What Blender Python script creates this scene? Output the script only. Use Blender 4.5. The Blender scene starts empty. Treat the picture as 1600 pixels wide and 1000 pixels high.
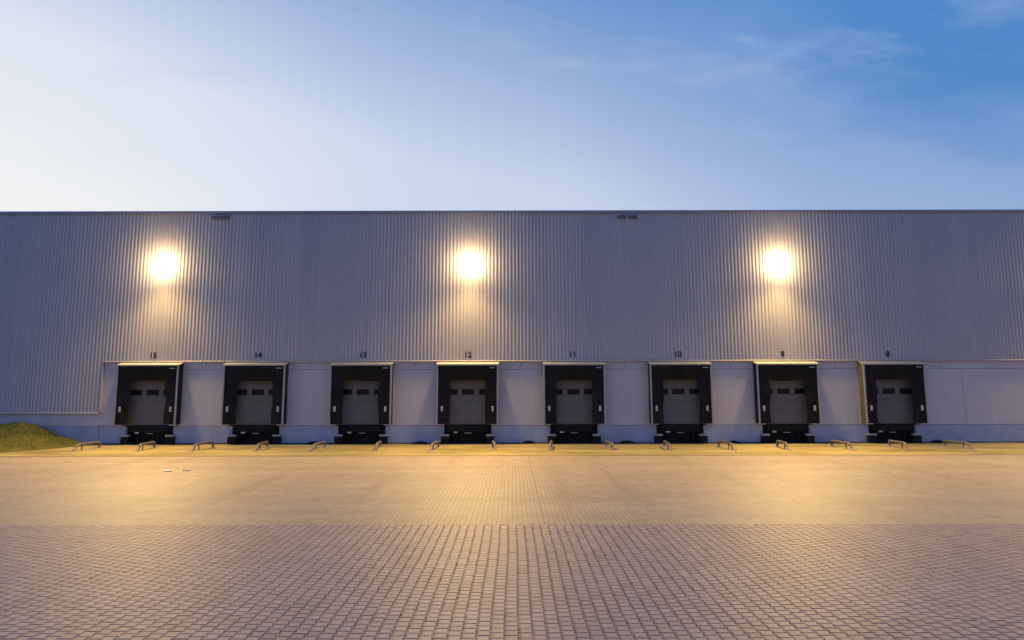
import bpy, bmesh, math, random
from mathutils import Vector, Matrix
R = math.radians
random.seed(7)
scn = bpy.context.scene
col = scn.collection

# ------------------------------------------------------------------ helpers
class MB:
    """collects faces and links them as one mesh object"""
    def __init__(self):
        self.v = []; self.f = []; self.mi = []; self.sm = []
    def face(self, pts, mi=0, smooth=False):
        b = len(self.v); self.v += [tuple(p) for p in pts]
        self.f.append(tuple(range(b, b + len(pts)))); self.mi.append(mi); self.sm.append(smooth)
    def box(self, x0, x1, y0, y1, z0, z1, mi=0, mat=None, bev=0.0):
        bm = bmesh.new()
        bmesh.ops.create_cube(bm, size=1.0)
        for v in bm.verts:
            v.co = Vector((x0 + (v.co.x + .5) * (x1 - x0), y0 + (v.co.y + .5) * (y1 - y0), z0 + (v.co.z + .5) * (z1 - z0)))
        if bev > 0:
            bmesh.ops.bevel(bm, geom=list(bm.edges), offset=bev, segments=2, affect='EDGES', profile=.5)
        self.add_bm(bm, mi, mat); bm.free()
    def add_bm(self, bm, mi=0, mat=None, smooth=False):
        b = len(self.v); bm.verts.index_update()
        for v in bm.verts:
            self.v.append(tuple(mat @ v.co if mat else v.co))
        for f in bm.faces:
            self.f.append(tuple(b + v.index for v in f.verts)); self.mi.append(mi); self.sm.append(smooth)
    def tube(self, pts, r, n=12, mi=0, caps=True):
        pts = [Vector(p) for p in pts]; rings = []; b = len(self.v)
        for i, p in enumerate(pts):
            t = (pts[min(i + 1, len(pts) - 1)] - pts[max(i - 1, 0)]).normalized()
            ref = Vector((1, 0, 0)) if abs(t.x) < .9 else Vector((0, 1, 0))
            u = t.cross(ref).normalized(); w = t.cross(u)
            for k in range(n):
                a = 2 * math.pi * k / n
                self.v.append(tuple(p + u * (r * math.cos(a)) + w * (r * math.sin(a))))
        for i in range(len(pts) - 1):
            for k in range(n):
                k2 = (k + 1) % n
                self.f.append((b + i * n + k, b + i * n + k2, b + (i + 1) * n + k2, b + (i + 1) * n + k)); self.mi.append(mi); self.sm.append(True)
        if caps:
            self.f.append(tuple(b + k for k in range(n))); self.mi.append(mi); self.sm.append(False)
            e = b + (len(pts) - 1) * n
            self.f.append(tuple(e + k for k in reversed(range(n)))); self.mi.append(mi); self.sm.append(False)
    def build(self, name, mats, parent=None):
        me = bpy.data.meshes.new(name); me.from_pydata(self.v, [], self.f)
        if not isinstance(mats, (list, tuple)): mats = [mats]
        for m in mats: me.materials.append(m)
        me.polygons.foreach_set('material_index', self.mi)
        me.polygons.foreach_set('use_smooth', self.sm)
        me.update()
        o = bpy.data.objects.new(name, me); col.objects.link(o)
        if parent: o.parent = parent
        return o

def fix_normals(o):
    bm = bmesh.new(); bm.from_mesh(o.data)
    bmesh.ops.recalc_face_normals(bm, faces=bm.faces); bm.to_mesh(o.data); bm.free()

def tag(o, label, cat, group=None, kind=None):
    if label: o['label'] = label
    if cat: o['category'] = cat
    if group: o['group'] = group
    if kind: o['kind'] = kind
    return o

def empty(name, loc, rz=0.0):
    o = bpy.data.objects.new(name, None); col.objects.link(o)
    o.location = loc; o.rotation_euler = (0, 0, rz); o.empty_display_size = .2
    return o

def copy_tree(o, parent=None):
    c = o.copy(); col.objects.link(c)
    if parent: c.parent = parent
    for ch in list(o.children): copy_tree(ch, c)
    return c

# ------------------------------------------------------------------ materials
def nodes_of(name):
    m = bpy.data.materials.new(name); m.use_nodes = True
    nt = m.node_tree; b = nt.nodes['Principled BSDF']
    return m, nt, b
def N(nt, t, **kw):
    n = nt.nodes.new(t)
    for k, v in kw.items(): setattr(n, k, v)
    return n
def math_node(nt, op, a, b=None, c=None, clamp=False):
    n = nt.nodes.new('ShaderNodeMath'); n.operation = op; n.use_clamp = clamp
    for i, x in enumerate((a, b, c)):
        if x is None: continue
        if isinstance(x, (int, float)): n.inputs[i].default_value = x
        else: nt.links.new(x, n.inputs[i])
    return n.outputs[0]
def mixc(nt, fac, a, b, blend='MIX'):
    n = nt.nodes.new('ShaderNodeMix'); n.data_type = 'RGBA'; n.blend_type = blend
    for sock, x in ((n.inputs[0], fac), (n.inputs[6], a), (n.inputs[7], b)):
        if isinstance(x, (int, float)): sock.default_value = x
        elif isinstance(x, tuple): sock.default_value = (*x[:3], 1)
        else: nt.links.new(x, sock)
    return n.outputs[2]
def coords(nt, scale=(1, 1, 1), rot=(0, 0, 0)):
    tc = nt.nodes.new('ShaderNodeTexCoord'); mp = nt.nodes.new('ShaderNodeMapping')
    mp.inputs['Scale'].default_value = scale; mp.inputs['Rotation'].default_value = rot
    nt.links.new(tc.outputs['Object'], mp.inputs['Vector']); return mp.outputs[0]
def noise(nt, vec, scale, detail=4, rough=.55):
    n = nt.nodes.new('ShaderNodeTexNoise'); n.inputs['Scale'].default_value = scale
    n.inputs['Detail'].default_value = detail; n.inputs['Roughness'].default_value = rough
    nt.links.new(vec, n.inputs['Vector']); return n.outputs['Fac']
def remap(nt, v, a, b, c=0., d=1.):
    n = nt.nodes.new('ShaderNodeMapRange')
    for i, x in enumerate((a, b, c, d)): n.inputs[i + 1].default_value = x
    nt.links.new(v, n.inputs[0]); return n.outputs[0]
def bump(nt, b, h, strength, dist):
    n = nt.nodes.new('ShaderNodeBump'); n.inputs['Strength'].default_value = strength
    n.inputs['Distance'].default_value = dist
    nt.links.new(h, n.inputs['Height']); nt.links.new(n.outputs[0], b.inputs['Normal'])

def mat(name, c, rough=.6, metal=0., var=.12, nscale=3., stretch=(1, 1, 1), bmp=0., bscale=40., spec=.5):
    m, nt, b = nodes_of(name); b.inputs['Specular IOR Level'].default_value = spec
    v = coords(nt, stretch)
    n1 = noise(nt, v, nscale, 5)
    lo = tuple(x * (1 - var) for x in c); hi = tuple(min(1, x * (1 + var)) for x in c)
    nt.links.new(mixc(nt, remap(nt, n1, .3, .7), lo, hi), b.inputs['Base Color'])
    b.inputs['Metallic'].default_value = metal
    nt.links.new(remap(nt, noise(nt, v, nscale * 3, 3), .3, .7, rough - .06, rough + .06), b.inputs['Roughness'])
    if bmp: bump(nt, b, noise(nt, v, bscale, 3), bmp, .01)
    return m

M = {}
# ribbed metal cladding: sheet by sheet tone, faint vertical streaks
m, nt, b = nodes_of('ribbed_cladding_paint')
v = coords(nt); sx = N(nt, 'ShaderNodeSeparateXYZ'); nt.links.new(v, sx.inputs[0])
sheet = math_node(nt, 'FLOOR', math_node(nt, 'MULTIPLY', sx.outputs[0], 1.0))
wn = N(nt, 'ShaderNodeTexWhiteNoise', noise_dimensions='1D'); nt.links.new(sheet, wn.inputs['W'])
streak = noise(nt, coords(nt, (2.2, 1, .06)), 2.2, 5)
blot = noise(nt, v, .22, 4)
t = math_node(nt, 'ADD', math_node(nt, 'MULTIPLY', wn.outputs[0], .2), math_node(nt, 'ADD', math_node(nt, 'MULTIPLY', streak, .5), math_node(nt, 'MULTIPLY', blot, .25)))
nt.links.new(mixc(nt, remap(nt, t, .3, .85), (.30, .307, .365), (.365, .372, .43)), b.inputs['Base Color'])
b.inputs['Roughness'].default_value = .52; b.inputs['Metallic'].default_value = .0
b.inputs['Specular IOR Level'].default_value = .32
M['clad'] = m
# precast concrete, painted pale
m, nt, b = nodes_of('precast_concrete')
v = coords(nt)
t = math_node(nt, 'ADD', math_node(nt, 'MULTIPLY', noise(nt, v, .5, 5), .5), math_node(nt, 'MULTIPLY', noise(nt, coords(nt, (3, 1, .25)), 2., 5), .5))
c1 = mixc(nt, remap(nt, t, .3, .7), (.375, .378, .45), (.45, .45, .515))
nt.links.new(mixc(nt, math_node(nt, 'MULTIPLY', remap(nt, noise(nt, v, 9, 6), .55, .75), .25), c1, (.2, .21, .26)), b.inputs['Base Color'])
b.inputs['Roughness'].default_value = .75
bump(nt, b, noise(nt, v, 60, 4), .25, .004)
M['conc'] = m
M['plinth'] = mat('plinth_concrete', (.26, .315, .475), .75, var=.14, nscale=1.2, bmp=.3, bscale=50)
M['base_shade'] = mat('base_shadow_colour', (.025, .027, .035), .8)  # near-black tone that stands in for shade at the wall foot
M['flash'] = mat('pale_metal_flashing', (.33, .32, .34), .5, var=.08)
M['cap'] = mat('parapet_coping_metal', (.20, .235, .31), .4, var=.08)
M['dark'] = mat('dark_void', (.02, .02, .022), .9)
M['slot'] = mat('dark_slot_metal', (.09, .095, .12), .6)
M['door'] = mat('sectional_door_enamel', (.135, .133, .142), .65, spec=.12, var=.07, nscale=1.3, stretch=(1, 1, .5))
M['pane'] = mat('dark_acrylic_pane', (.012, .011, .012), .35, var=.05, spec=.12)
M['gasket'] = mat('black_window_gasket', (.03, .029, .03), .6, spec=.15)
M['pvc'] = mat('black_pvc_curtain', (.013, .012, .013), .7, spec=.12, var=.3, nscale=1.6, stretch=(1, 1, .4), bmp=.35, bscale=4)
M['pvcside'] = mat('shelter_side_fabric', (.02, .021, .03), .7, spec=.12, var=.2)
M['pvcside_lit'] = mat('shelter_side_fabric_lit', (.085, .082, .05), .6, var=.25)  # lit copy of the side fabric, the light put into its colour
M['alu'] = mat('mill_aluminium', (.31, .31, .34), .45, metal=.15, var=.12, nscale=2)
M['shroof'] = mat('translucent_white_sheeting', (.34, .325, .30), .45, var=.1, nscale=2)
M['marker'] = mat('pale_marker_plate', (.43, .43, .43), .5, var=.2, nscale=8)
M['rubber'] = mat('black_rubber', (.016, .016, .017), .8, spec=.12, var=.25, nscale=6, bmp=.4, bscale=30)
M['galv'] = mat('galvanised_steel', (.42, .42, .44), .45, metal=.35, var=.22, nscale=7)
M['steel'] = mat('worn_grey_steel_tube', (.12, .105, .11), .55, metal=.1, var=.3, nscale=6, bmp=.2, bscale=25)
M['level'] = mat('black_leveller_paint', (.014, .013, .014), .75, spec=.12, var=.2)
M['ink'] = mat('black_number_vinyl', (.012, .012, .018), .5, spec=.12, var=.1)
M['lampbody'] = mat('grey_cast_lamp_housing', (.16, .16, .17), .45, metal=.3)
M['rubble'] = mat('dark_rubble', (.05, .045, .045), .9, var=.4, nscale=5, bmp=.6, bscale=14)
M['scrap'] = mat('pale_litter', (.78, .76, .70), .6, var=.06)
M['post_dirt'] = mat('grate_iron', (.15, .125, .06), .6, var=.3, nscale=5)
# lamp lens
m, nt, b = nodes_of('lit_lamp_lens')
b.inputs['Base Color'].default_value = (.9, .85, .7, 1)
b.inputs['Emission Color'].default_value = (1, .64, .25, 1); b.inputs['Emission Strength'].default_value = 200
M['lens'] = m
# apron: worn sandy concrete
m, nt, b = nodes_of('sandy_apron')
v = coords(nt); vs = coords(nt, (.5, 1.6, 1))
t = math_node(nt, 'ADD', math_node(nt, 'MULTIPLY', noise(nt, vs, .42, 4), .75), math_node(nt, 'MULTIPLY', noise(nt, v, 6, 5), .25))
c1 = mixc(nt, remap(nt, t, .36, .62), (.14, .118, .042), (.335, .275, .112))
nt.links.new(c1, b.inputs['Base Color']); b.inputs['Roughness'].default_value = .75
bump(nt, b, noise(nt, v, 30, 4), .3, .01)
M['apron'] = m
# small block paving of the yard
m, nt, b = nodes_of('small_block_paving')
tc = N(nt, 'ShaderNodeTexCoord'); sp = N(nt, 'ShaderNodeSeparateXYZ'); nt.links.new(tc.outputs['Object'], sp.inputs[0])
cb = N(nt, 'ShaderNodeCombineXYZ'); nt.links.new(sp.outputs[1], cb.inputs[0]); nt.links.new(sp.outputs[0], cb.inputs[1])
br = N(nt, 'ShaderNodeTexBrick'); br.offset = .5; br.squash = 1
nt.links.new(cb.outputs[0], br.inputs['Vector'])
br.inputs['Scale'].default_value = 1; br.inputs['Brick Width'].default_value = .11; br.inputs['Row Height'].default_value = .122
br.inputs['Mortar Size'].default_value = .0065; br.inputs['Mortar Smooth'].default_value = .3
br.inputs['Color1'].default_value = (.285, .236, .195, 1); br.inputs['Color2'].default_value = (.345, .29, .243, 1)
br.inputs['Mortar'].default_value = (.10, .08, .065, 1)
v = tc.outputs['Object']
st = coords(nt, (.22, 1.3, 1))
patch = math_node(nt, 'ADD', math_node(nt, 'MULTIPLY', noise(nt, st, .6, 5), .6), math_node(nt, 'MULTIPLY', noise(nt, v, 1.7, 5), .4))
c2 = mixc(nt, .8, br.outputs['Color'], mixc(nt, remap(nt, patch, .3, .7), (.36, .34, .32), (.63, .62, .60)), 'OVERLAY')
lane = math_node(nt, 'PINGPONG', math_node(nt, 'ADD', sp.outputs[0], -2.45 + 2.93 * 100), 2.93)
trk = remap(nt, math_node(nt, 'ABSOLUTE', math_node(nt, 'SUBTRACT', lane, .95)), .1, .55, 1, 0)
tn_ = remap(nt, noise(nt, coords(nt, (1.3, .16, 1)), 1.1, 5), .42, .7, 0, .38)
c2 = mixc(nt, math_node(nt, 'MULTIPLY', trk, tn_), c2, (.10, .085, .075))
oil = remap(nt, noise(nt, v, .75, 3), .68, .76, 0, .45)
c2 = mixc(nt, oil, c2, (.09, .08, .07))
# one straight expansion joint running towards the docks
jd = math_node(nt, 'ABSOLUTE', math_node(nt, 'SUBTRACT', sp.outputs[0], .74))
jm = remap(nt, jd, .012, .028, .6, 0)
nt.links.new(mixc(nt, jm, c2, (.1, .08, .07)), b.inputs['Base Color'])
b.inputs['Roughness'].default_value = .62
bump(nt, b, math_node(nt, 'SUBTRACT', math_node(nt, 'MULTIPLY', noise(nt, v, 1.2, 3), .6), math_node(nt, 'MULTIPLY', br.outputs['Fac'], .25)), .5, .012)
M['paving'] = m
# large interlocking pavers
m, nt, b = nodes_of('interlocking_paver_concrete')
v = coords(nt); at = N(nt, 'ShaderNodeAttribute', attribute_name='tone')
t = math_node(nt, 'ADD', math_node(nt, 'MULTIPLY', at.outputs['Fac'], .5), math_node(nt, 'MULTIPLY', noise(nt, v, .45, 5), .5))
c1 = mixc(nt, remap(nt, t, .2, .8), (.27, .198, .182), (.415, .312, .285))
gr = noise(nt, v, 70, 3)
c1 = mixc(nt, remap(nt, noise(nt, coords(nt, (1.2, .2, 1)), 1.0, 5), .5, .72, 0, .35), c1, (.17, .14, .135))
c1 = mixc(nt, remap(nt, noise(nt, v, .9, 4), .66, .74, 0, .4), c1, (.13, .11, .11))
nt.links.new(mixc(nt, remap(nt, gr, .35, .7, 0, .3), c1, (.18, .15, .14)), b.inputs['Base Color'])
b.inputs['Roughness'].default_value = .6
bump(nt, b, gr, .35, .004)
M['paver'] = m
M['bed'] = mat('jointing_sand', (.15, .10, .08), .95, var=.3, nscale=20)
M['earth'] = mat('outer_hardstanding', (.17, .155, .145), .85, var=.25, nscale=.5, bmp=.3, bscale=8)
# grass
m, nt, b = nodes_of('grass_bank_soil')
v = coords(nt)
nt.links.new(mixc(nt, remap(nt, noise(nt, v, 1.1, 5), .35, .65), (.085, .085, .018), (.15, .15, .03)), b.inputs['Base Color'])
b.inputs['Roughness'].default_value = .95; bump(nt, b, noise(nt, v, 9, 5), .8, .06)
M['soil'] = m
m, nt, b = nodes_of('grass_blades')
at = N(nt, 'ShaderNodeAttribute', attribute_name='tone')
rp = N(nt, 'ShaderNodeValToRGB'); nt.links.new(at.outputs['Fac'], rp.inputs[0])
e = rp.color_ramp.elements; e[0].color = (.05, .075, .010, 1); e[1].color = (.34, .32, .06, 1)
k = e.new(.5); k.color = (.14, .165, .022, 1)
nt.links.new(rp.outputs[0], b.inputs['Base Color']); b.inputs['Roughness'].default_value = .7
M['grass'] = m

# ------------------------------------------------------------------ ground
S = 5.86
DX = [-2.45 + S * k for k in range(-3, 5)]       # dock centre lines, number 15 first
NUM = ['15', '14', '13', '12', '11', '10', '9', '8']
SEAM = -19.18; APR = -5.6

g = MB(); g.face([(-400, -400, -.06), (400, -400, -.06), (400, 400, -.06), (-400, 400, -.06)])
tag(g.build('ground', M['earth']), None, None, kind='structure')
g = MB(); g.face([(-70, SEAM, 0), (70, SEAM, 0), (70, APR - .09, 0), (-70, APR - .09, 0)])
g.face([(-70, SEAM, 0), (-70, SEAM, -.08), (70, SEAM, -.08), (70, SEAM, 0)])
tag(g.build('block_paved_yard', M['paving']), None, None, kind='structure')
g = MB(); g.face([(-24, -36, -.009), (24, -36, -.009), (24, SEAM - .002, -.009), (-24, SEAM - .002, -.009)])
tag(g.build('paving_bed', M['bed']), None, None, kind='structure')
# apron, slightly dished, with a slot drain along its outer edge
g = MB()
nx = 140
for i in range(nx):
    x0 = -70 + i; x1 = x0 + 1
    ys = [(APR + .09, .0), (APR + 1.2, .008), (-3, .012), (-1.2, .015), (-.0, .018)]
    for (ya, za), (yb, zb) in zip(ys, ys[1:]):
        g.face([(x0, ya, za), (x1, ya, za), (x1, yb, zb), (x0, yb, zb)], smooth=True)
tag(g.build('apron', M['apron']), None, None, kind='structure')
g = MB()
g.box(-70, 70, APR - .088, APR - .02, -.05, .004); g.box(-70, 70, APR + .02, APR + .088, -.05, .004)
g.box(-70, 70, APR - .02, APR + .02, -.05, -.03)
tag(g.build('slot_drain', M['post_dirt']), 'long dark slot drain between sandy apron and block paving', 'drain')

# large pavers: bone-shaped blocks laid in staggered columns, every block bevelled
P, L, A, GAP, CH = .18, .150, .016, .0042, .004
half = [(P / 2 + A, -L / 2), (P / 2 + A, -L * .39), (P / 2 - A, -L * .13), (P / 2 - A, L * .13), (P / 2 + A, L * .39), (P / 2 + A, L / 2)]
poly = half + [(-x, y) for x, y in reversed(half)]
def inset(pl, d):
    out = []
    n = len(pl)
    for i in range(n):
        p0, p1, p2 = Vector(pl[i - 1]), Vector(pl[i]), Vector(pl[(i + 1) % n])
        e1 = (p1 - p0).normalized(); e2 = (p2 - p1).normalized()
        n1 = Vector((-e1.y, e1.x)); n2 = Vector((-e2.y, e2.x))
        bis = (n1 + n2); bis /= max(.4, bis.dot(n1))
        out.append((p1.x + bis.x * d, p1.y + bis.y * d * 1.55))
    return out
halfp = [(P / 2 + A, -L / 2), (P / 2 + A, -L * .39), (P / 2 - A, -L * .13), (P / 2 - A, 0)]
halfp = halfp + [(-x, y) for x, y in reversed(halfp)]
shapes = [(inset(q_, GAP), inset(q_, GAP + CH)) for q_ in (poly, halfp)]
V = []; F = []; T = []
nc = int(20.0 / P); rows = int((SEAM + 31.0) / L)
for ci in range(-nc, nc):
    off = L / 2 if ci % 2 else 0.
    for ri in range(-1 if off else 0, rows):
        outer, inner = shapes[1 if ri < 0 else 0]; n = len(outer)
        cx = ci * P; cy = SEAM - L * .5 - ri * L - off + (-.001)
        if ri < 0: cy = SEAM - .001
        else: cx += .009 * math.sin(cy * 1.1 + .3 * math.sin(cx * .4)) * min(1, (SEAM - cy)); cy += .007 * math.sin(cx * .8 + 1) * min(1, (SEAM - cy))
        if abs(cx) > 20: continue
        dz = random.gauss(0, .0007); tx = random.gauss(0, .004); ty = random.gauss(0, .004)
        jx = random.gauss(0, .0012); jy = random.gauss(0, .0012)
        bb = len(V)
        for (x, y) in outer: V.append((cx + x + jx, cy + y + jy, -.02))
        for (x, y) in outer: V.append((cx + x + jx, cy + y + jy, -.0035 + dz + tx * x + ty * y))
        for (x, y) in inner: V.append((cx + x + jx, cy + y + jy, dz + tx * x + ty * y))
        F.append(tuple(bb + 2 * n + k for k in range(n)))
        for k in range(n):
            k2 = (k + 1) % n
            F.append((bb + n + k, bb + n + k2, bb + 2 * n + k2, bb + 2 * n + k))
            F.append((bb + k, bb + k2, bb + n + k2, bb + n + k))
        tn = min(1, max(0, random.gauss(.5, .22)))
        T += [tn] * (2 * n + 1)
me = bpy.data.meshes.new('large_paving'); me.from_pydata(V, [], F); me.materials.append(M['paver'])
a = me.attributes.new('tone', 'FLOAT', 'FACE'); a.data.foreach_set('value', T); me.update()
o = bpy.data.objects.new('large_paving', me); col.objects.link(o); o['kind'] = 'structure'

# ------------------------------------------------------------------ grass bank
def bank_h(x, y):
    # crest height along x, falling towards the yard
    k = min(1, max(0, (-22.9 - x) / 4.2)); crest = 1.2 * (k * k * (3 - 2 * k))
    if x < -27: crest += .08 * math.sin(x * .7)
    wdt = 1.4 + 4.2 * min(1, max(0, (-22.6 - x) / 3.2)) ** .7
    s = min(1, max(0, (-y - .35) / max(.2, wdt - .35)))
    prof = (1 - s * s * (3 - 2 * s)) if y < -.35 else .93
    bumpy = .05 * math.sin(x * 2.3 + y * 1.7) + .035 * math.sin(x * 5.1 - y * 3.3) + .02 * math.sin(x * 9 + y * 8)
    return crest * prof + bumpy * min(1, crest * prof * 2.5) - .03 * (s >= 1) - .004
g = MB(); nxg, nyg = 130, 44
xs = [-48 + (25.6) * (i / nxg) for i in range(nxg + 1)]; ysg = [-.01 - 5.9 * (j / nyg) for j in range(nyg + 1)]
for i in range(nxg):
    for j in range(nyg):
        q = [(xs[i], ysg[j]), (xs[i], ysg[j + 1]), (xs[i + 1], ysg[j + 1]), (xs[i + 1], ysg[j])]
        z = [bank_h(*p) for p in q]
        if max(z) < .012: continue
        g.face([(p[0], p[1], zz) for p, zz in zip(q, z)], smooth=True)
tag(g.build('grass_bank', M['soil']), None, None, kind='structure')
V = []; F = []; T = []
cnt = 0
while cnt < 85000:
    x = -36 + 13.6 * random.random() ** .75; y = -.05 - 5.6 * random.random()
    h = bank_h(x, y)
    if h < .015: continue
    cl = .5 + .25 * math.sin(x * 1.3 + y * 2.1) + .22 * math.sin(x * 3.1 - y * 1.2) + .15 * math.sin(x * 6.7 + y * 5.3)
    if random.random() < .25 - .5 * cl: continue
    ln = random.uniform(.04, .10) * (.6 + .7 * cl) * (1.8 if random.random() < .03 else 1)
    ln *= min(1, .35 + h * 3)
    ang = random.random() * 6.283; lean = random.uniform(.2, .9); w = random.uniform(.004, .008)
    dx, dy = math.cos(ang), math.sin(ang)
    bx, by = -dy * w, dx * w
    tip = (x + dx * ln * lean, y + dy * ln * lean, h + ln)
    bi = len(V); V += [(x - bx, y - by, h - .01), (x + bx, y + by, h - .01), tip]
    F.append((bi, bi + 1, bi + 2))
    T.append(min(1, max(0, cl * .55 + (.28 if h < .55 else .0) + random.gauss(.08, .2))))
    cnt += 1
me = bpy.data.meshes.new('grass'); me.from_pydata(V, [], F); me.materials.append(M['grass'])
a = me.attributes.new('tone', 'FLOAT', 'FACE'); a.data.foreach_set('value', T); me.update()
o = bpy.data.objects.new('grass', me); col.objects.link(o)
tag(o, 'short dry yellow green grass covering the bank', 'grass', kind='stuff')

# ------------------------------------------------------------------ warehouse
wh = empty('warehouse', (0, 0, 0))
tag(wh, 'long grey blue warehouse with ribbed metal upper wall and pale concrete dock wall', 'warehouse')
XL, XR, DEEP = -48., 48., 46.
ZS, ZB, ZP, ZT = 4.58, 4.10, 1.01, 13.08
XC = -22.82                                    # where the low cladding on the far bay meets the concrete
# ribbed cladding
def ribs(g, x0, x1, z0, z1):
    pitch = .2; x = x0; pts = []
    while x < x1 - 1e-6:
        pts += [(x, -.087), (x + .075, -.087), (x + .105, -.105), (x + .17, -.105)]
        x += pitch
    pts.append((x1, -.087))
    for (xa, ya), (xb, yb) in zip(pts, pts[1:]):
        g.face([(xa, ya, z0), (xb, yb, z0), (xb, yb, z1), (xa, ya, z1)])
g = MB(); ribs(g, XC, XR, ZS + .035, ZT); ribs(g, XL, XC, 1.76, ZT)
g.box(XL, XR, -.06, .0, ZS + .02, ZT - .01); g.box(XL, XC, -.06, -.004, 1.76, ZS + .018)
g.box(XL, XR, .001, .2, ZB + .5, ZT - .01)
g.box(XL, XL + .2, .21, DEEP, 0, ZT - .01); g.box(XR - .2, XR, .21, DEEP, 0, ZT - .01); g.box(XL + .21, XR - .21, DEEP - .2, DEEP, 0, ZT - .01)
g.build('cladding', M['clad'], wh)
g = MB(); g.box(XL, XR, .2, DEEP, ZT - .3, ZT - .1); g.build('roof', M['cap'], wh)
# coping: folded metal lengths along the parapet with tiny gaps
g = MB(); x = XL
while x < XR:
    g.box(x + .004, min(XR, x + 6) - .004, -.16, .34, ZT + .003, ZT + .10, bev=.008)
    g.box(x + .004, min(XR, x + 6) - .004, -.16, -.148, ZT - .05, ZT + .001)
    x += 6
g.build('parapet_coping', M['cap'], wh)
# drip flashing above the dock wall and under the low cladding
g = MB(); x = XC
while x < XR:
    x1 = min(XR, x + 4.0)
    g.face([(x + .003, -.06, ZS + .045), (x + .003, -.135, ZS - .01), (x1 - .003, -.135, ZS - .01), (x1 - .003, -.06, ZS + .045)])
    g.box(x + .003, x1 - .003, -.137, -.125, ZS - .055, ZS - .0105)
    g.box(x + .003, x1 - .003, -.124, .0, ZS - .03, ZS - .022)
    x += 4.0
g.build('drip_flashing', M['flash'], wh)
g = MB(); x = XL
while x < XC - .02:
    x1 = min(XC - .02, x + 4.0)
    g.face([(x + .003, -.06, 1.79), (x + .003, -.135, 1.735), (x1 - .003, -.135, 1.735), (x1 - .003, -.06, 1.79)])
    g.box(x + .003, x1 - .003, -.137, -.125, 1.69, 1.7345)
    x += 4.0
g.build('drip_flashing', M['flash'], wh)
g = MB(); g.box(XC - .018, XC + .03, -.125, -.004, 1.72, ZS - .06); g.build('corner_trim', M['clad'], wh)
# concrete: top band, piers, plinth, all with open joints over a dark backing
PW, UP, DN = 1.5, 1.31, 1.43                    # half widths: door opening, upper pit, lower pit
g = MB(); J = .008
bx = [XC, XC + .01]
joints = [XC] + [d + S / 2 for d in DX[:-1]] + [DX[-1] + S / 2, DX[-1] + S * 1.5, DX[-1] + S * 2.5, DX[-1] + S * 3.5, XR]
for xa, xb in zip(joints, joints[1:]):
    g.box(xa + J, xb - J, 0, .16, ZB + J, ZS + .015, bev=.006)
edges = [XC] + [e for d in DX for e in (d - PW, d + PW)] + [None]
piers = [(XC, DX[0] - PW)] + [(DX[i] + PW, DX[i + 1] - PW) for i in range(7)]
piers += [(DX[-1] + PW, DX[-1] + S / 2 + 1.2)]
x = DX[-1] + S / 2 + 1.2
while x < XR - .1:
    piers.append((x, min(XR, x + S))); x += S
for xa, xb in piers:
    g.box(xa + (J if xa != XC else 0), xb - J, 0, .16, ZP + J, ZB - J, bev=.006)
x = XC
while x > XL + .1:
    g.box(max(XL, x - S) + J, x - J, 0, .16, ZP + J, 1.9, bev=.006); x -= S
g.build('concrete_wall', M['conc'], wh)
pl = [(XC - 25, XC - .01)] + [(XC + .005, DX[0] - UP)] + [(DX[i] + UP, DX[i + 1] - UP) for i in range(7)] + [(DX[-1] + UP, XR)]
dn = UP - DN
for i, (xa, xb) in enumerate(pl):
    g = MB()
    if i == 0: g.box(xa, xb, .0, .2, 0, ZP - J, bev=.006)
    else:
        # one cast block with a rebate where the pits widen below
        l0 = xa + (J if i == 1 else 0); l1 = l0 if i == 1 else xa - dn; r0 = xb; r1 = xb + dn if i < len(pl) - 1 else xb
        pr = [(l1, 0), (r1, 0), (r1, .45), (r0, .451), (r0, ZP - J), (l0, ZP - J), (l0, .451), (l1, .45)]
        f_ = [(x_, 0, z_) for x_, z_ in pr]; b_ = [(x_, .2, z_) for x_, z_ in pr]
        g.face(f_); g.face(b_[::-1])
        for q in range(8):
            q2 = (q + 1) % 8; g.face([f_[q2], f_[q], b_[q], b_[q2]])
    g.build('plinth', M['plinth'], wh)
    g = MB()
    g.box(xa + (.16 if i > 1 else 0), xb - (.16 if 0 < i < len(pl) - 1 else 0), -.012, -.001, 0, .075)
    g.build('base_shadow_strip', M['base_shade'], wh)  # thin dark strip added as the shadow line along the wall base
# dark lining behind joints, doors and pits
g = MB(); g.box(XL + .3, XR - .3, 1.2, 1.25, 0, ZS)
for xa, xb in joints and [(XL, DX[0] - PW)] + [(DX[i] + PW, DX[i + 1] - PW) for i in range(7)] + [(DX[-1] + PW, XR)]:
    g.box(xa, xb, .21, .26, 0, ZS)
g.box(XL, XR, .17, .2, ZB - .05, ZS)
for d in DX:
    for s in (-1, 1):
        g.box(min(d + s * DN, d + s * (DN + .05)), max(d + s * DN, d + s * (DN + .05)), .21, 1.2, 0, ZP)
g.build('inner_lining', M['dark'], wh)
# thin overflow slots under the parapet
for (xa, xb) in ((-17.2, -16.2), (6.05, 6.55), (6.68, 7.2)):
    g = MB(); g.box(xa, xb, -.2, -.107, 12.775, 12.86, bev=.01); g.box(xa + .03, xb - .03, -.19, -.107, 12.7, 12.773)
    g.build('overflow_slot', M['slot'], wh)

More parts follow.
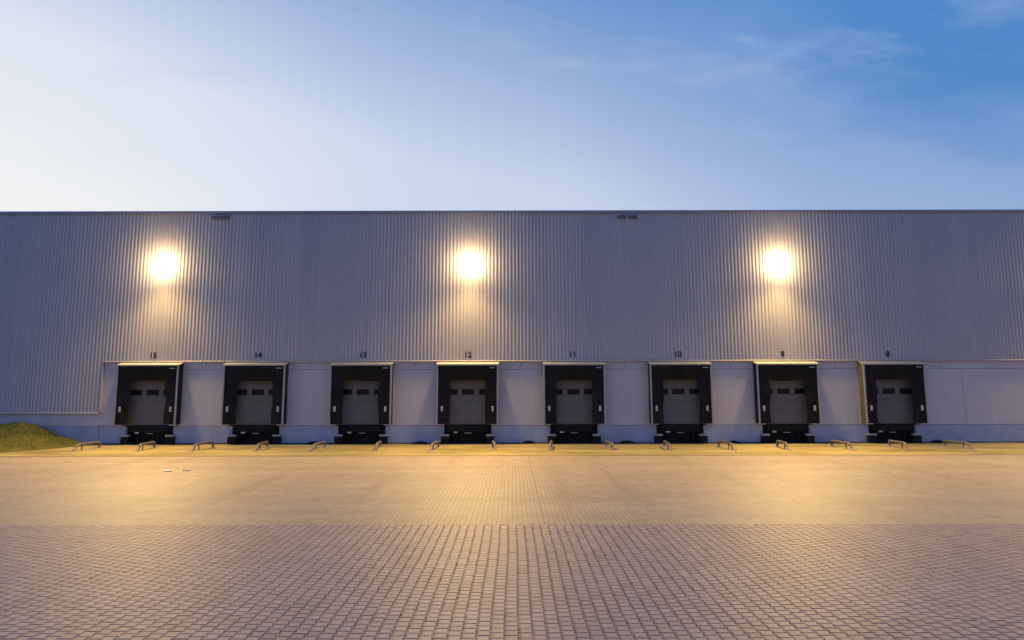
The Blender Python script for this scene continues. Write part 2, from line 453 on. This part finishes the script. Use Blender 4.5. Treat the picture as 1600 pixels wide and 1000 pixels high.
# sectional dock doors with three small windows
def make_door():
    g = MB(); z = 1.14; hs = [.6, .6, .6, .58, .57]
    for h in hs:
        g.box(-PW + .03, PW - .03, .06, .10, z, z + h - .012, bev=.004)
        z += h
    g.box(-PW + .03, PW - .03, .075, .1, 1.141, z - .02)
    g.box(-PW + .0, PW - .0, .05, .12, 1.06, 1.135)           # rubber bottom seal line
    o = g.build('dock_door', M['door'], wh)
    for xw in (-.94, 0, .94):
        w = MB(); x0, x1, z0, z1 = xw - .345, xw + .345, 2.69, 3.01
        t = .035
        w.box(x0, x1, .048, .0595, z0, z0 + t, 0, bev=.004); w.box(x0, x1, .048, .0595, z1 - t, z1, 0, bev=.004)
        w.box(x0, x0 + t, .048, .0595, z0 + t, z1 - t, 0); w.box(x1 - t, x1, .048, .0595, z0 + t, z1 - t, 0)
        w.box(x0 + t, x1 - t, .054, .0585, z0 + t, z1 - t, 1)
        w.build('window', [M['gasket'], M['pane']], o)
    return o
door0 = make_door(); door0.location.x = DX[0]
for d in DX[1:]:
    c = copy_tree(door0, wh); c.location.x = d

# ------------------------------------------------------------------ dock shelters
HW, FY = 1.70, -.55
def make_shelter(seed):
    rnd = random.Random(seed); q1, q2, q3 = rnd.uniform(0, 6), rnd.uniform(.5, 1.5), rnd.uniform(.4, 2.2)
    t = empty('dock_shelter', (0, 0, 1.1))
    def pb(g, name, mats): 
        o = g.build(name, mats, t); o.location.z = -1.1; return o
    # sloping roof sheet with folded front edge
    g = MB()
    a = [(-HW - .02, -.004, 4.53), (HW + .02, -.004, 4.53), (HW + .02, FY - .02, 4.375), (-HW - .02, FY - .02, 4.375)]
    lo = [(x, y, z - .025) for x, y, z in a]
    g.face(a[::-1]); g.face(lo)
    for i in range(4):
        j = (i + 1) % 4; g.face([a[i], a[j], lo[j], lo[i]])
    g.box(-HW - .02, HW + .02, FY - .034, FY - .021, 4.30, 4.376)
    pb(g, 'roof', M['shroof'])
    # side walls
    for s in (-1, 1):
        g = MB(); x = s * (HW - .03)
        pts = [(-.004, 1.13), (FY + .06, 1.13), (FY + .06, 4.33), (-.004, 4.49)]
        A1 = [(x - .012, y, z) for y, z in pts]; B1 = [(x + .012, y, z) for y, z in pts]
        g.face(A1); g.face(B1[::-1])
        for i in range(4):
            j = (i + 1) % 4; g.face([A1[i], A1[j], B1[j], B1[i]])
        pb(g, 'side_wall', M['pvcside'])
        # aluminium corner post and wall rail
        g = MB(); xa, xb = sorted((s * (HW - .085), s * HW))
        g.box(xa, xb, FY - .012, FY + .055, 1.11, 4.295, bev=.006)
        xa, xb = sorted((s * (HW - .05), s * (HW + .012)))
        g.box(xa, xb, -.05, -.004, 1.13, 4.42, bev=.004)
        pb(g, 'corner_post', M['alu'])
        # side curtain: hangs from the post and sags inwards
        g = MB(); nz, nxx = 16, 10
        xo, xi = HW - .117, .98
        grid = []
        for iz in range(nz + 1):
            row = []
            for ix in range(nxx + 1):
                u = ix / nxx; zz = 1.12 + (4.27 - 1.12) * iz / nz
                xx = xo + (xi - xo) * u
                yy = FY + .02 + .13 * u * u * q2 + .018 * q3 * math.sin(iz * 1.1 + s + q1) * u + .012 * math.sin(u * 7 + iz * .6 + q1)
                row.append((s * (xx + .02 * q3 * math.sin(iz * .55 + q1 * (1 + s)) * u), yy, zz))
            grid.append(row)
        for iz in range(nz):
            for ix in range(nxx):
                g.face([grid[iz][ix], grid[iz][ix + 1], grid[iz + 1][ix + 1], grid[iz + 1][ix]], smooth=True)
        for iz in range(nz):   # thickness at the free edge
            p, q = grid[iz][-1], grid[iz + 1][-1]
            g.face([p, (p[0], p[1] + .012, p[2]), (q[0], q[1] + .012, q[2]), q])
        cu = pb(g, 'side_curtain', M['pvc'])
        g = MB(); xm = s * 1.385
        g.box(xm - .055, xm + .055, FY - .012, FY + .035, 1.80, 2.08, bev=.004)
        for q in range(5): g.box(xm - .04, xm + .04, FY - .0145, FY - .0125, 1.84 + q * .045, 1.858 + q * .045)
        mk = g.build('marker_plate', M['marker'], cu)
    # head curtain
    g = MB(); nz, nxx = 8, 24; grid = []
    for iz in range(nz + 1):
        row = []
        for ix in range(nxx + 1):
            u = ix / nxx; v_ = iz / nz
            xx = -(HW - .03) + 2 * (HW - .03) * u
            zz = 4.31 - .84 * v_ + .02 * q3 * math.sin(u * 5 + q1) * v_
            yy = FY + .005 + .14 * v_ * v_ + .015 * math.sin(u * 11) * v_
            row.append((xx, yy, zz))
        grid.append(row)
    for iz in range(nz):
        for ix in range(nxx):
            g.face([grid[iz][ix], grid[iz][ix + 1], grid[iz + 1][ix + 1], grid[iz + 1][ix]], smooth=True)
    hc = pb(g, 'head_curtain', M['pvc'])
    g = MB(); g.box(1.22, 1.50, FY - .014, FY - .004, 4.15, 4.19); g.build('maker_tag', M['marker'], hc)
    # small corner brackets under the curtains
    for s in (-1, 1):
        g = MB(); xa, xb = sorted((s * 1.3, s * 1.66)); g.box(xa, xb, FY + .1, -.004, 1.06, 1.108, bev=.004)
        pb(g, 'foot_bracket', M['galv'])
    return t
WORD = {'15': 'with warm lit roof strip, dark right side wall showing', '14': 'between docks 15 and 13', '13': 'between docks 14 and 12',
        '12': 'with bright yellow lit roof strip, seen straight on', '11': 'between docks 12 and 10', '10': 'between docks 11 and 9',
        '9': 'with warm lit roof strip, left side wall showing', '8': 'with light coloured into left side, beside blank concrete wall'}
for d, nme in zip(DX, NUM):
    t = make_shelter(int(nme) * 7)
    t.location.x = d
    tag(t, 'black dock shelter under number %s, %s' % (nme, WORD[nme]), 'dock shelter', 'dock shelters along the warehouse')
    if nme == '8':
        for ch in t.children:
            if ch.name.startswith('side_wall') and sum(v.co.x for v in ch.data.vertices) < 0:
                ch.data = ch.data.copy(); ch.data.materials[0] = M['pvcside_lit']; ch['label'] = 'side wall with light coloured in as olive'

# ------------------------------------------------------------------ levellers and bumpers
def make_leveller():
    t = empty('dock_leveller', (0, .2, 0))
    def pb(g, name, m_, par=t):
        o = g.build(name, m_, par)
        if par is t: o.location.y = -.2
        return o
    g = MB(); g.box(-1.27, 1.27, .05, 1.1, 1.0, 1.045, bev=.004); g.box(-1.27, 1.27, .1, .14, .62, .998); pb(g, 'deck', M['level'])
    g = MB(); g.box(-1.05, 1.05, -.03, .045, .66, 1.03, bev=.008)
    for x in (-.8, -.27, .27, .8): g.box(x - .02, x + .02, -.045, -.031, .68, 1.01)
    lp = pb(g, 'lip', M['level'])
    g = MB(); g.box(-.78, -.56, -.053, -.046, .60, .68); o = g.build('label_plate', M['marker'], lp)
    g = MB(); g.box(-.17, .2, -.02, .03, .585, .615, bev=.004); pb(g, 'lip_hook', M['galv'])
    g = MB(); g.box(-1.25, 1.25, .3, .34, .0, .6)
    for x in (-.75, .75): g.box(x - .05, x + .05, .16, .3, 0, .62)
    pb(g, 'frame', M['level'])
    return t
lv0 = make_leveller()
def make_bumper():
    t = empty('dock_bumper', (0, 0, 0))
    g = MB()
    for q in range(3): g.box(-.215, .215, -.22 + q * .006, -.02, .03 + q * .135, .03 + q * .135 + .13, bev=.012)
    g.build('rubber_block', M['rubber'], t)
    g = MB(); g.box(-.225, .225, -.25, -.004, .442, .545, bev=.008)
    for x in (-.14, .14): g.box(x - .02, x + .02, -.262, -.251, .475, .515)
    g.build('steel_cap', M['alu'], t)
    return t
bp0 = make_bumper(); first = True
for d, nme in zip(DX, NUM):
    t = lv0 if nme == '15' else copy_tree(lv0)
    t.location.x = d
    tag(t, 'black dock leveller lip with small pale plate under dock %s' % nme, 'dock leveller', 'dock levellers in the plinth pits')
    for s, sd in ((-1, 'left'), (1, 'right')):
        t = bp0 if first else copy_tree(bp0); first = False
        t.location = (d + s * 1.235, 0, 0)
        tag(t, 'black rubber dock bumper with pale steel cap, %s one of the pair at dock %s' % (sd, nme), 'dock bumper', 'dock bumpers under the shelters')

# ------------------------------------------------------------------ number signs
for d, nme in zip(DX, NUM):
    cu = bpy.data.curves.new('num', 'FONT'); cu.body = nme; cu.size = .455; cu.extrude = .003; cu.offset = .010
    cu.align_x = 'CENTER'; cu.align_y = 'BOTTOM'
    tmp = bpy.data.objects.new('num_tmp', cu); col.objects.link(tmp)
    dg = bpy.context.evaluated_depsgraph_get()
    me = bpy.data.meshes.new_from_object(tmp.evaluated_get(dg)); me.name = 'dock_number'
    bpy.data.objects.remove(tmp)
    zs = [v.co.y for v in me.vertices]; z0, z1 = min(zs), max(zs)
    sc = .315 / .325
    for v in me.vertices: v.co = Vector((v.co.x * sc, -.003 + v.co.z * -1, (v.co.y - z0) * sc))
    me.materials.clear(); me.materials.append(M['ink'])
    o = bpy.data.objects.new('dock_number', me); col.objects.link(o); o.location = (d - .02, -.110, 4.755)
    tag(o, 'black number %s on the ribbed cladding above its dock' % nme, 'number', 'dock numbers')

# ------------------------------------------------------------------ wheel guides
def make_guide():
    t = empty('wheel_guide', (0, 0, 0))
    top, r = .30, .060
    pts = [(0, .86, -.02), (0, .86, top - .12)]
    for k in range(1, 6):
        a_ = k / 5 * math.pi / 2; pts.append((0, .86 - .10 + .10 * math.cos(a_), top - .10 + .10 * math.sin(a_)))
    for y in (.5, .2, -.1, -.36): pts.append((0, y, top))
    for k in range(1, 7):
        a_ = k / 6 * R(48); pts.append((0, -.40 - .30 * math.sin(a_), top - .30 + .30 * math.cos(a_)))
    ex, ez = pts[-1][1], pts[-1][2]
    pts.append((0, ex - (ez + .02) / math.tan(R(48)), -.02))
    g = MB(); g.tube(pts, r, 14); o = g.build('rail', M['steel'], t)
    g = MB(); g.tube([(0, -.28, 0), (0, -.28, top - r + .01)], .03, 10); g.build('support_post', M['steel'], t)
    for y in (.86, pts[-1][1] + .03):
        g = MB(); g.box(-.13, .13, y - .14, y + .14, .001, .022, bev=.004)
        for sx in (-.09, .09):
            for sy in (-.1, .1): g.box(sx - .014, sx + .014, y + sy - .014, y + sy + .014, .0225, .036)
        g.build('base_plate', M['galv'], t)
    return t
gd0 = make_guide(); first = True
for d, nme in zip(DX, NUM):
    for s, sd in ((-1, 'left'), (1, 'right')):
        t = gd0 if first else copy_tree(gd0); first = False
        t.location = (d + .03 + s * 1.5, -2.75, .012); t.rotation_euler.z = s * R(5.2) + random.gauss(0, .012)
        tag(t, 'bent grey steel wheel guide on the apron, %s one of the pair before dock %s' % (sd, nme), 'wheel guide', 'wheel guides in front of the docks')

# ------------------------------------------------------------------ low dark wedges at the wall base between docks
def make_chock():
    g = MB(); pr = [(-.36, 0), (.36, 0), (.30, .09), (.12, .135), (-.14, .13), (-.31, .07)]
    f = [(x, -.17, z) for x, z in pr]; bk = [(x, 0, z * 1.15) for x, z in pr]
    g.face(f); g.face(bk[::-1])
    for i in range(6):
        j = (i + 1) % 6; g.face([f[i], bk[i], bk[j], f[j]])
    o = g.build('wheel_chock', M['rubber']); fix_normals(o); return o
ck0 = make_chock()
for i, x in enumerate((-10.95, -5.05, .9, 6.3, 12.15, 18.1, 23.35)):
    o = ck0 if i == 0 else ck0.copy()
    if i: col.objects.link(o)
    o.location = (x, -.03, .018); o.rotation_euler.z = random.gauss(0, .05); o.scale = (random.uniform(.9, 1.15), 1, random.uniform(.85, 1.1))
    w = 'between docks %s and %s' % (NUM[i + 1], NUM[i + 2]) if i < 6 else 'to the right of dock 8'
    tag(o, 'low black rubber chock at the wall base %s' % w, 'wheel chock', 'low chocks at the wall base')

# ------------------------------------------------------------------ lump and litter
bm = bmesh.new(); bmesh.ops.create_icosphere(bm, subdivisions=3, radius=1)
for v in bm.verts:
    n_ = .8 + .25 * math.sin(v.co.x * 4 + v.co.z * 3) * math.cos(v.co.y * 5) + random.uniform(-.05, .05)
    v.co = Vector((v.co.x * .42 * n_, v.co.y * .16 * n_, v.co.z * .15 * n_))
g = MB(); g.add_bm(bm); bm.free(); o = g.build('rubble_lump', M['rubble']); o.location = (-25.1, -.28, bank_h(-25.1, -.28) + .07); o.rotation_euler.y = R(18)
tag(o, 'dark lump lying on the grass bank against the plinth', 'lump')
for i, (x, y, w, lab) in enumerate(((-12.9, -10.45, .34, 'larger pale scrap of litter on the block paving'), (-12.28, -10.3, .18, 'smaller pale scrap of litter on the block paving'))):
    g = MB(); q = 8
    P_ = [[(w * .8 * (a_ / q - .5) * (1 - .3 * abs(b_ / 3 - .5)), .32 * (b_ / 3 - .5), .012 + .03 * abs(math.sin(a_ * 1.9 + b_ * 2.2 + i))) for a_ in range(q + 1)] for b_ in range(4)]
    for b_ in range(3):
        for a_ in range(q): g.face([P_[b_][a_], P_[b_][a_ + 1], P_[b_ + 1][a_ + 1], P_[b_ + 1][a_]])
    o = g.build('litter_scrap', M['scrap']); o.location = (x, y, 0); o.rotation_euler.z = .2 + i
    tag(o, lab, 'litter', 'scraps on the paving')

# ------------------------------------------------------------------ floodlights
BEAM, GLOBE = 12800., 200.
TILT = R(55)
def make_lamp():
    t = empty('floodlight', (0, -.105, 10.1))
    g = MB(); g.box(-.14, .14, -.02, .0, -.2, .22, bev=.006); g.tube([(0, -.02, .1), (0, -.35, .16), (0, -.42, .14)], .03, 10); g.build('wall_bracket', M['lampbody'], t)
    # cast housing behind and above, drop-bowl lens below
    mt = Matrix.Translation((0, -.52, -.02)) @ Matrix.Rotation(-R(20), 4, 'X')
    g = MB(); g.box(-.10, .10, -.08, .10, .20, .27, mat=mt, bev=.02)
    for k in range(4): g.box(-.08 + k * .045, -.065 + k * .045, -.06, .08, .271, .29, mat=mt)
    g.build('housing', M['lampbody'], t)
    bm = bmesh.new(); bmesh.ops.create_uvsphere(bm, u_segments=28, v_segments=16, radius=.29)
    for v in bm.verts:
        v.co.z *= .8
        if v.co.z > .2: v.co.z = .2
    g = MB(); g.add_bm(bm, mat=mt, smooth=True); bm.free(); g.build('lens', M['lens'], t)
    L1 = bpy.data.lights.new('lamp_beam', 'SPOT'); L1.spot_size = R(168); L1.spot_blend = 1; L1.shadow_soft_size = .35
    L1.energy = BEAM; L1.color = (1, .61, .18)
    lo = bpy.data.objects.new('lamp_beam', L1); col.objects.link(lo); lo.parent = t
    lo.matrix_local = Matrix.Translation((0, -.64, -.36)) @ Matrix.Rotation(-TILT, 4, 'X')
    return t
lm0 = make_lamp()
LX = [DX[0] + .25, DX[3] + .1, DX[6] - .0, DX[6] + 3 * S]
LL = ['blazing warm floodlight high on the cladding above dock 15', 'blazing warm floodlight high on the cladding above dock 12',
      'blazing warm floodlight high on the cladding above dock 9', 'warm floodlight on the cladding beyond the blank right wall, outside the view']
for i, x in enumerate(LX):
    t = lm0 if i == 0 else copy_tree(lm0)
    t.location.x = x; t.rotation_euler.z = (.06, -.03, -.07, 0)[i]
    tag(t, LL[i], 'floodlight', 'floodlights on the warehouse wall')

# ------------------------------------------------------------------ sky and light
w = bpy.data.worlds.new('World'); scn.world = w; w.use_nodes = True
nt = w.node_tree; nt.nodes.clear()
out = N(nt, 'ShaderNodeOutputWorld')
tc = N(nt, 'ShaderNodeTexCoord'); dirv = tc.outputs['Generated']
def dot(vec):
    n_ = N(nt, 'ShaderNodeVectorMath', operation='DOT_PRODUCT'); nt.links.new(dirv, n_.inputs[0])
    n_.inputs[1].default_value = Vector(vec).normalized(); return n_.outputs['Value']
SUN_EL, SUN_AZ = R(1.5), R(-52)            # just setting behind the building, to the left
gl = dot((-.95, 1, .02))
sky = N(nt, 'ShaderNodeTexSky'); sky.sky_type = 'NISHITA'; sky.sun_disc = False
sky.sun_elevation = SUN_EL; sky.sun_rotation = SUN_AZ
sep = N(nt, 'ShaderNodeSeparateXYZ'); nt.links.new(dirv, sep.inputs[0])
ang = math_node(nt, 'ARCCOSINE', gl)        # angle from the after-glow
# warp a little with soft noise so the gradient is not ideal
cp = N(nt, 'ShaderNodeCombineXYZ')
dz = math_node(nt, 'ADD', math_node(nt, 'MAXIMUM', sep.outputs[2], 0), .12)
nt.links.new(math_node(nt, 'DIVIDE', sep.outputs[0], dz), cp.inputs[0]); nt.links.new(math_node(nt, 'DIVIDE', sep.outputs[1], dz), cp.inputs[1])
mp = N(nt, 'ShaderNodeMapping'); nt.links.new(cp.outputs[0], mp.inputs[0]); mp.inputs['Rotation'].default_value = (0, 0, R(-25)); mp.inputs['Scale'].default_value = (.8, 1.7, 1)
n1 = noise(nt, mp.outputs[0], .9, 6, .5)
ang2 = math_node(nt, 'ADD', ang, math_node(nt, 'MULTIPLY', math_node(nt, 'SUBTRACT', n1, .5), .12))
rp = N(nt, 'ShaderNodeValToRGB'); nt.links.new(remap(nt, ang2, 0, math.pi), rp.inputs[0])
el = rp.color_ramp.elements
def sr(r, g_, b_):
    return tuple(((c / 255 + .055) / 1.055) ** 2.4 if c > 10 else c / 3294 for c in (r, g_, b_)) + (1,)
el[0].position = 0; el[0].color = sr(248, 249, 251)
el[1].position = 1; el[1].color = (.30, .385, .66, 1)
for p_, c_ in ((.073, sr(244, 245, 246)), (.15, sr(219, 228, 244)), (.21, sr(206, 218, 240)), (.29, sr(202, 214, 237)), (.40, sr(163, 186, 225)), (.47, sr(152, 178, 220)), (.6, (.24, .37, .70, 1))):
    q_ = el.new(p_); q_.color = c_
skyc = rp.outputs[0]
# clear deep blue opening, upper right, with ragged edge; darker zenith
n2 = noise(nt, mp.outputs[0], 1.5, 7, .62)
hole = math_node(nt, 'ADD', dot((.82, .92, .78)), math_node(nt, 'MULTIPLY', math_node(nt, 'SUBTRACT', n2, .5), .05))
hm = remap(nt, hole, .964, .988)
skyc = mixc(nt, math_node(nt, 'MULTIPLY', hm, .85), skyc, sr(66, 130, 196))
zen = remap(nt, math_node(nt, 'ADD', sep.outputs[2], math_node(nt, 'MULTIPLY', sep.outputs[0], .2)), .33, .62, 0, .88)
skyc = mixc(nt, zen, skyc, sr(80, 138, 206))
# thin wisps
n3 = noise(nt, mp.outputs[0], 2.3, 8, .6)
wf = math_node(nt, 'MULTIPLY', remap(nt, n3, .54, .78, 0, .5), remap(nt, sep.outputs[2], .3, .5))
skyc = mixc(nt, wf, skyc, sr(190, 204, 234))
# below the horizon
skyc = mixc(nt, remap(nt, sep.outputs[2], -.02, -.2), skyc, (.12, .12, .14))
bg1 = N(nt, 'ShaderNodeBackground'); nt.links.new(skyc, bg1.inputs[0]); bg1.inputs[1].default_value = .96
bg2 = N(nt, 'ShaderNodeBackground'); nt.links.new(sky.outputs[0], bg2.inputs[0]); bg2.inputs[1].default_value = .004
ad = N(nt, 'ShaderNodeAddShader'); nt.links.new(bg1.outputs[0], ad.inputs[0]); nt.links.new(bg2.outputs[0], ad.inputs[1])
nt.links.new(ad.outputs[0], out.inputs[0])
sl = bpy.data.lights.new('sun', 'SUN'); sl.energy = .15; sl.angle = R(.5); sl.color = (1, .85, .7)
so = bpy.data.objects.new('sun', sl); col.objects.link(so)
sd = Vector((math.sin(SUN_AZ) * math.cos(SUN_EL), math.cos(SUN_AZ) * math.cos(SUN_EL), math.sin(SUN_EL)))
so.rotation_euler = sd.to_track_quat('Z', 'Y').to_euler(); so.location = sd * 90 + Vector((0, 0, 20))

# ------------------------------------------------------------------ camera
cam = bpy.data.cameras.new('camera'); cam.sensor_width = 36; cam.lens = 36 * 920 / 1600; cam.clip_end = 2000; cam.clip_start = .05
co = bpy.data.objects.new('camera', cam); col.objects.link(co)
co.matrix_world = Matrix.Translation((0, -33, 3.11)) @ Matrix.Rotation(R(96.5), 4, 'X') @ Matrix.Rotation(R(-.11), 4, 'Z')
scn.camera = co
vs_ = scn.view_settings; vs_.view_transform = 'Standard'; vs_.look = 'None'; vs_.exposure = 0; vs_.gamma = 1
scn.render.engine = 'CYCLES'
scn.cycles.max_bounces = 6; scn.cycles.diffuse_bounces = 3; scn.cycles.use_denoising = True
scn.cycles.sample_clamp_indirect = 6
